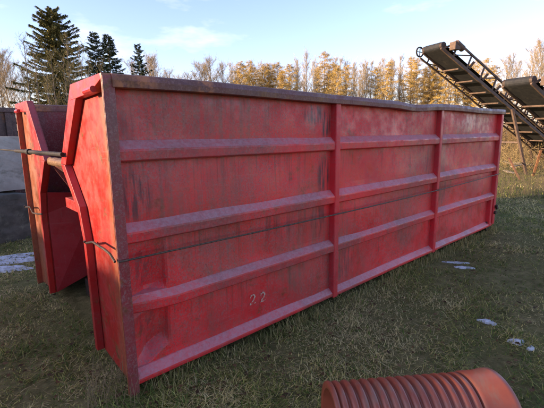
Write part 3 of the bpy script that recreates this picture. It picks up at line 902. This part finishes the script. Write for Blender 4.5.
birches = [make_proto('birch', tree_mesh_bare, M_BARKPALE, 50+i, 12.0, 1.7, .28, nb=24, up=.68, twig=(.34, .26, .17), twig2=(.46, .34, .18), dens=1.5) for i in range(3)]
olives = [make_proto('olive_bare', tree_mesh_bare, M_BARK, 60+i, 12.0, 1.7, .25, nb=22, up=.62, twig=(.13, .11, .05), twig2=(.22, .17, .07), dens=.75) for i in range(2)]
spruces = [make_proto('spruce', tree_mesh_spruce, M_BARK, 70+i, 13.0, 3.3-.5*i, .10+.05*i, dens=1.2) for i in range(2)]
old_spruce = make_proto('old_spruce', tree_mesh_spruce, M_BARK, 80, 14.0, 5.0, .16, ex=.55, c1=(.22, .18, .05), c2=(.040, .048, .018), dens=2.0)

def place_tree(name, proto, ph, px, top_py, depth, label, group, rnd, wide=1.0):
    """stand a tree on the ground in the direction of column px, tall enough to reach row top_py"""
    top = at_depth(px, top_py, depth)
    s = max(.3, top.z/ph)
    z0 = float(ground_z(top.x, top.y))-.05
    return plant(name, proto, (top.x, top.y, z0), rnd.uniform(0, 6.28), (s*wide, s*wide, s), label, group)
rt = random.Random(21)
GT = 'trees of the wood edge beyond the container'
# the tall evergreens and their bare neighbours
place_tree('old_spruce_tree', old_spruce, 14.0, 51, 7, 44, 'tallest ragged olive-green spruce of the wood edge', 'evergreens of the wood edge', rt, .95)
place_tree('spruce_tree', spruces[0], 13.0, 93, 31, 47, 'dark slim spruce beside the tall ragged spruce', 'evergreens of the wood edge', rt, 1.0)
place_tree('spruce_tree', spruces[1], 13.0, 107, 33, 50, 'dark narrow spruce beside the small lone spruce', 'evergreens of the wood edge', rt, 1.1)
place_tree('spruce_tree', spruces[0], 13.0, 138, 44, 55, 'small lone dark spruce among bare twiggy trees', 'evergreens of the wood edge', rt, .8)
LB = 'bare twiggy tree standing in front of the dark evergreens'
for px, ty, d in ((22, 36, 36), (34, 46, 33), (64, 34, 34), (76, 44, 32), (45, 62, 30), (86, 56, 35), (66, 60, 28), (100, 60, 38), (52, 52, 31)):
    p_ = rt.choice(olives)
    place_tree('bare_tree', p_, 12.0, px+rt.uniform(-2, 2), ty, d, LB, 'bare trees before the evergreens', rt, rt.uniform(.7, .95))
LL = 'thin bare tree at the wood edge near the dark skip'
for px, ty, d in ((-14, 40, 40), (-5, 55, 45), (4, 52, 47), (12, 62, 44), (20, 66, 50), (-24, 48, 48)):
    place_tree('bare_tree', rt.choice(bares), 11.0, px, ty, d, LL, 'bare trees near the skip', rt, .8)
LM = 'bare grey twiggy tree in the low gap of the wood edge'
for px, ty, d in ((128, 62, 60), (146, 58, 58), (156, 64, 62), (168, 74, 68), (178, 78, 72), (188, 74, 70), (198, 68, 64), (214, 60, 60), (206, 64, 66), (226, 66, 66), (236, 72, 72)):
    place_tree('bare_tree', rt.choice(bares), 11.0, px+rt.uniform(-2, 2), ty+rt.uniform(-2, 2), d, LM, 'bare trees in the gap', rt, rt.uniform(.75, 1.0))
LG = 'golden larch-like tree in the long row above the container rim'
LH = 'pale bare tree between the golden trees above the container rim'
px = 240.0
while px < 470:
    d = rt.uniform(58, 66)
    if rt.random() < .68:
        place_tree('golden_larch', rt.choice(larches), 12.0, px, rt.gauss(62, 7), d, LG, GT, rt, rt.uniform(.85, 1.15))
    else:
        place_tree('bare_tree', rt.choice(birches), 12.0, px, rt.gauss(61, 6), d+6, LH, 'bare trees between the golden ones', rt, rt.uniform(.7, .9))
    px += rt.uniform(3.5, 10)
px = 232.0
while px < 480:
    place_tree('bare_tree', rt.choice(birches), 12.0, px, rt.gauss(67, 5), rt.uniform(72, 84), LH, 'bare trees between the golden ones', rt, rt.uniform(.7, .95))
    px += rt.uniform(4.5, 9)
LR = 'tall bare tree rising behind the belt conveyors'
for px, ty, d, kind in ((478, 60, 60, 1), (487, 58, 56, 1), (496, 66, 58, 1), (505, 60, 52, 0), (514, 54, 50, 0), (523, 62, 56, 0), (531, 50, 48, 0), (540, 44, 46, 0), (549, 40, 44, 0), (560, 48, 46, 0), (574, 44, 48, 0), (590, 50, 50, 0)):
    if kind: place_tree('golden_larch', rt.choice(larches), 12.0, px, ty, d, 'golden larch-like tree behind the conveyors', 'golden trees behind the conveyors', rt, 1.0)
    else: place_tree('bare_tree', rt.choice(bares), 11.0, px, ty, d, LR, 'bare trees behind the conveyors', rt, .7)

# undergrowth of the wood edge: a mass of bramble and saplings
def thicket(name, spans, hgt, c1, c2, dep, n, seed, lw=.05, seg=1.0):
    rng = np.random.default_rng(seed)
    px = rng.uniform(spans[0], spans[1], n); d = rng.uniform(dep[0], dep[1], n)
    fh = np.array((math.cos(YAW), math.sin(YAW))); rh = np.array((math.sin(YAW), -math.cos(YAW)))
    lat = (px-272)/FPX*d
    x = CAM.x+fh[0]*d+rh[0]*lat; y = CAM.y+fh[1]*d+rh[1]*lat
    clump = .25+.75*vnoise(x, y, 2.6)
    z = ground_z(x, y)+rng.random(n)**1.3*hgt*clump
    dirv = rng.normal(size=(n, 3)); dirv[:, 2] = np.abs(dirv[:, 2])*.9+.3; dirv /= np.linalg.norm(dirv, axis=1)[:, None]
    ln = rng.uniform(.3, 1.0, n)*seg
    a = np.stack([x, y, z], -1); e = a+dirv*ln[:, None]
    sdv = np.cross(dirv, rng.normal(size=(n, 3))); sdv /= np.linalg.norm(sdv, axis=1)[:, None]+1e-6
    sdv *= lw/2
    v = np.stack([a+sdv, a-sdv, e], 1).reshape(-1, 3)
    t = rng.random(n)[:, None]; c = np.array(c1)*(1-t)+np.array(c2)*t
    c = np.repeat(np.concatenate([c, np.ones((n, 1))], 1), 3, axis=0)
    me = np_mesh(name, v, np.arange(3*n), np.full(n, 3), c)
    o = link_mesh(name, me, M_TWIG)
    return o
o = thicket('undergrowth', (-60, 620), 3.4, (.13, .085, .045), (.26, .16, .07), (46, 74), 60000, 3, .05, 1.2)
tag(o, 'brown tangle of undergrowth along the foot of the wood', 'undergrowth', kind='stuff')
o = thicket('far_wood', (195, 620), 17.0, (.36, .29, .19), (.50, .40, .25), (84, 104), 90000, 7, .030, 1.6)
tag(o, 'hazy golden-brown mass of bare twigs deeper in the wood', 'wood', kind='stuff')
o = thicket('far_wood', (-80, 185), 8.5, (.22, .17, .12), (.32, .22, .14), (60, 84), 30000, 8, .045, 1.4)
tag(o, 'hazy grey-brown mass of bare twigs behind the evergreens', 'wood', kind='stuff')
o = thicket('bramble_bank', (470, 640), 2.6, (.10, .070, .035), (.24, .15, .06), (21, 36), 30000, 4, .022, .6)
tag(o, 'tawny bank of bramble and dry brush behind the conveyors', 'bramble', kind='stuff')

# added, unseen bank with brush on the sunward side: keeps the low sun off the turf round the container
def shade_bank():
    sh = Vector((S.x, S.y, 0)).normalized(); pr = Vector((-sh.y, sh.x, 0)); c0 = sh*15.0
    nu, nv = 90, 24; vs_, fs_ = [], []
    for i in range(nu+1):
        u = -26+52*i/nu
        for j in range(nv+1):
            v = -4.5+9*j/nv
            x, y = c0.x+pr.x*u+sh.x*v, c0.y+pr.y*u+sh.y*v
            hh = 3.45*max(0, math.cos(v/4.5*math.pi/2))**1.2*min(1, (26-abs(u))/6)
            hh *= .85+.3*float(vnoise(x, y, 3.0)); hh += .25*float(vnoise(x+8, y, .8))*min(1, hh)
            vs_.append((x, y, float(ground_z(x, y))-.12+hh))
    for i in range(nu):
        for j in range(nv):
            a = i*(nv+1)+j; fs_.append((a, a+nv+1, a+nv+2, a+1))
    o = MB(); o.add(vs_, fs_); ob = o.build('shade_bank', M_GROUND, smooth=True); tag(ob, kind='structure')
    rng = np.random.default_rng(12); n = 9000
    u = rng.uniform(-25, 25, n); v = rng.normal(0, 1.3, n)
    x = c0.x+pr.x*u+sh.x*v; y = c0.y+pr.y*u+sh.y*v
    z = 2.7+rng.random(n)**1.4*1.9*vnoise(x, y, 2.2)
    d = rng.normal(size=(n, 3)); d[:, 2] = abs(d[:, 2])+.4; d /= np.linalg.norm(d, axis=1)[:, None]
    a = np.stack([x, y, z], -1); e = a+d*rng.uniform(.3, .8, n)[:, None]
    w = np.cross(d, rng.normal(size=(n, 3))); w /= np.linalg.norm(w, axis=1)[:, None]; w *= .02
    col = np.tile((.12, .09, .05, 1), (3*n, 1))
    me = np_mesh('shade_bank_brush', np.stack([a+w, a-w, e], 1).reshape(-1, 3), np.arange(3*n), np.full(n, 3), col)
    tag(link_mesh('shade_bank_brush', me, M_TWIG), 'brown brush added along the crest of the unseen shade bank', 'brush', kind='stuff')
shade_bank()

o = thicket('low_brush', (500, 640), 1.3, (.12, .085, .04), (.26, .18, .08), (14.5, 22), 9000, 14, .014, .40)
tag(o, 'low tawny brush growing under the belt conveyors', 'brush', kind='stuff')
# ------------------------------------------------------------------ grass
def in_box(x, y):
    return (x > .10) & (x < L-.05) & (y > .10) & (y < W-.08)
def grass(name, n, rmin, rmax, power, lmin, lmax, w0, flat, pal, seed, sector=1.0, upright=False):
    rng = np.random.default_rng(seed)
    u = rng.random(n)
    r = (rmin**power+(rmax**power-rmin**power)*u)**(1/power)
    a = YAW+rng.uniform(-sector, sector, n)
    x = CAM.x+r*np.cos(a); y = CAM.y+r*np.sin(a)
    keep = ~in_box(x, y)
    thick = vnoise(x+61, y+23, .45)*.55+vnoise(x+2, y+7, .16)*.45
    keep &= rng.random(n) < np.clip(thick*2.6-.45, .28, 1)
    x, y, r = x[keep], y[keep], r[keep]; n = len(x)
    patch = vnoise(x+40, y+11, 1.3)*.62+vnoise(x, y+70, .35)*.38
    p2 = vnoise(x+12, y+90, .22)
    ln = rng.uniform(lmin, lmax, n)*(.30+1.1*p2+.8*np.clip(vnoise(x+61, y+23, .45)-.5, 0, 1))*(1+np.clip((r-6)/14, 0, .8))
    comb = vnoise(x+5, y+55, .8)*12.0
    az = comb+rng.normal(0, 2.2, n)
    tilt0 = np.clip(rng.normal(flat, .25, n), .05, 1.45)
    bend = rng.uniform(.15, .75, n)
    wd = w0*np.maximum(1, r/4.0)*rng.uniform(.6, 1.3, n)
    z0 = ground_z(x, y)-.006+(0 if upright else rng.random(n)**2*.035)
    ca, sa = np.cos(az), np.sin(az)
    px_, pz = np.zeros(n), np.zeros(n); rows_ = []
    K = 3
    for k in range(K+1):
        ww = wd*(1-(k/K)**1.5)
        cx, cy, cz = x+ca*px_, y+sa*px_, np.maximum(z0+pz, ground_z(x+ca*px_, y+sa*px_)+.002)
        if k < K:
            rows_.append(np.stack([cx-sa*ww/2, cy+ca*ww/2, cz], -1)); rows_.append(np.stack([cx+sa*ww/2, cy-ca*ww/2, cz], -1))
        else: rows_.append(np.stack([cx, cy, cz], -1))
        tl = tilt0+bend*k/K*1.2
        px_ = px_+np.sin(tl)*ln/K; pz = pz+np.cos(tl)*ln/K
    v = np.stack(rows_, 1)                      # n, 7, 3
    off = (np.arange(n)*7)[:, None]
    f = np.concatenate([off+np.array([[0, 1, 3, 2]]), off+np.array([[2, 3, 5, 4]]), off+np.array([[4, 5, 6]])], 1).ravel()
    sizes = np.tile([4, 4, 3], n)
    pal = np.array(pal)
    # patchy: each patch leans to one end of the palette
    t = np.clip(patch*2.6-.70+rng.normal(0, .24, n), 0, .999)*(len(pal)-1)
    i0 = t.astype(int); fr = (t-i0)[:, None]
    col = pal[i0]*(1-fr)+pal[np.minimum(i0+1, len(pal)-1)]*fr
    col *= rng.uniform(.65, 1.3, n)[:, None]
    col = np.repeat(np.concatenate([col, np.ones((n, 1))], 1), 7, axis=0)
    me = np_mesh(name, v.reshape(-1, 3), f, sizes, col)
    return link_mesh(name, me, M_GRASS)
PAL = ((.115, .155, .032), (.22, .245, .050), (.39, .35, .092), (.55, .45, .165), (.64, .52, .235))
o = grass('grass', 370000, 1.1, 26, .6, .025, .068, .0044, .98, PAL, 1, 1.05)
tag(o, 'matted olive and brown winter grass around the container', 'grass', kind='stuff')
o = grass('dead_straw', 50000, 1.1, 18, .6, .05, .14, .0030, 1.36, ((.38, .30, .12), (.50, .40, .18), (.58, .47, .24)), 2, 1.05)
tag(o, 'pale dead straw lying flattened over the winter grass', 'straw', kind='stuff')
o = grass('moss_tufts', 60000, 1.1, 14, .7, .018, .045, .010, .8, ((.075, .115, .022), (.10, .145, .028), (.13, .17, .036)), 3, 1.05)
tag(o, 'low dark green moss and clover leaves between the grass', 'moss', kind='stuff')
# fallen leaves, curled and brown
def leaves(n, seed):
    rng = np.random.default_rng(seed)
    r_ = 1.2+rng.random(n)**1.4*9; a = YAW+rng.uniform(-1, 1, n)
    x = CAM.x+r_*np.cos(a); y = CAM.y+r_*np.sin(a); k = ~in_box(x, y); x, y = x[k], y[k]; n = len(x)
    z = ground_z(x, y)+rng.uniform(.012, .05, n); t = rng.uniform(0, 6.28, n); sz = rng.uniform(.010, .024, n)
    c, s_ = np.cos(t), np.sin(t); tip = rng.uniform(-.6, .9, n)*sz
    A = np.stack([x-c*sz, y-s_*sz, z+tip], -1); B = np.stack([x-s_*sz*.6, y+c*sz*.6, z], -1); D = np.stack([x+s_*sz*.6, y-c*sz*.6, z+.006], -1); E_ = np.stack([x+c*sz, y+s_*sz, z+tip*.5], -1)
    v = np.stack([A, D, E_, B], 1).reshape(-1, 3)
    f = (np.arange(n)*4)[:, None]+np.array([[0, 1, 3, 1, 2, 3]])
    col = np.array((.11, .060, .028))*rng.uniform(.5, 1.7, n)[:, None]; col = np.repeat(np.concatenate([col, np.ones((n, 1))], 1), 4, axis=0)
    me = np_mesh('fallen_leaves', v, f.ravel(), np.full(2*n, 3), col)
    tag(link_mesh('fallen_leaves', me, M_GRASS), 'curled brown leaves scattered through the grass', 'leaves', kind='stuff')
leaves(2600, 9)
# tall dry stalks beyond the container end
def stalks(n, pxr, pyr, hmin, hmax, seed, name, label, w=.008, pal=((.20, .15, .08), (.30, .22, .12))):
    rng = np.random.default_rng(seed); V, F, S_, Cc = [], [], [], []
    for k in range(n):
        c = on_ground(rng.uniform(*pxr), rng.uniform(*pyr))
        h = rng.uniform(hmin, hmax); az = rng.uniform(0, 6.28); tl = abs(rng.normal(0, .28))
        d = np.array((math.cos(az)*math.sin(tl), math.sin(az)*math.sin(tl), math.cos(tl))); s = np.array((math.sin(YAW), -math.cos(YAW), 0))*w/2
        b0 = np.array((c.x, c.y, float(ground_z(c.x, c.y)))); m1 = b0+d*h*.6; m2 = m1+(d+np.array((math.cos(az)*.3, math.sin(az)*.3, -.05)))*h*.4
        i = len(V); V += [b0-s, b0+s, m1-s*.8, m1+s*.8, m2]
        F += [i, i+1, i+3, i+2, i+2, i+3, i+4]; S_ += [4, 3]
        t = rng.random(); cc = tuple(np.array(pal[0])*(1-t)+np.array(pal[1])*t)+(1,); Cc += [cc]*5
    me = np_mesh(name, np.array(V), F, S_, np.array(Cc)); o = link_mesh(name, me, M_GRASS); tag(o, label, 'dry grass', kind='stuff')
stalks(1500, (494, 600), (164, 200), .15, .5, 5, 'tall_dry_grass', 'tall straw-coloured dry grass beyond the container end', .008)
def base_weeds(n, seed):
    rng = np.random.default_rng(seed); V, F, S_, Cc = [], [], [], []
    for k in range(n):
        x = rng.uniform(.1, 6.3); y = -abs(rng.normal(0, .07))+.02; h = rng.uniform(.03, .12)*(.4+1.2*float(vnoise(x, 3, .3))); az = rng.uniform(0, 6.28); tl = abs(rng.normal(0, .5))
        d = np.array((math.cos(az)*math.sin(tl), math.sin(az)*math.sin(tl), math.cos(tl))); s_ = np.array((math.cos(az+1.57), math.sin(az+1.57), 0))*.0022
        b0 = np.array((x, y, float(ground_z(x, y)))); m1 = b0+d*h*.6; m2 = m1+(d+np.array((math.cos(az)*.5, math.sin(az)*.5, -.2)))*h*.4
        i = len(V); V += [b0-s_, b0+s_, m1-s_, m1+s_, m2]; F += [i, i+1, i+3, i+2, i+2, i+3, i+4]; S_ += [4, 3]
        t = rng.random(); cc = tuple(np.array((.12, .13, .03))*(1-t)+np.array((.48, .38, .17))*t)+(1,); Cc += [cc]*5
    me = np_mesh('base_weeds', np.array(V), F, S_, np.array(Cc)); o = link_mesh('base_weeds', me, M_GRASS); tag(o, 'ragged grass and dry stems growing against the foot of the ribbed container', 'weeds', kind='stuff')
base_weeds(2000, 11)
stalks(90, (85, 142), (372, 420), .10, .28, 6, 'dry_weed_stalks', 'dry straw stalks around the foot of the corner post', .003)
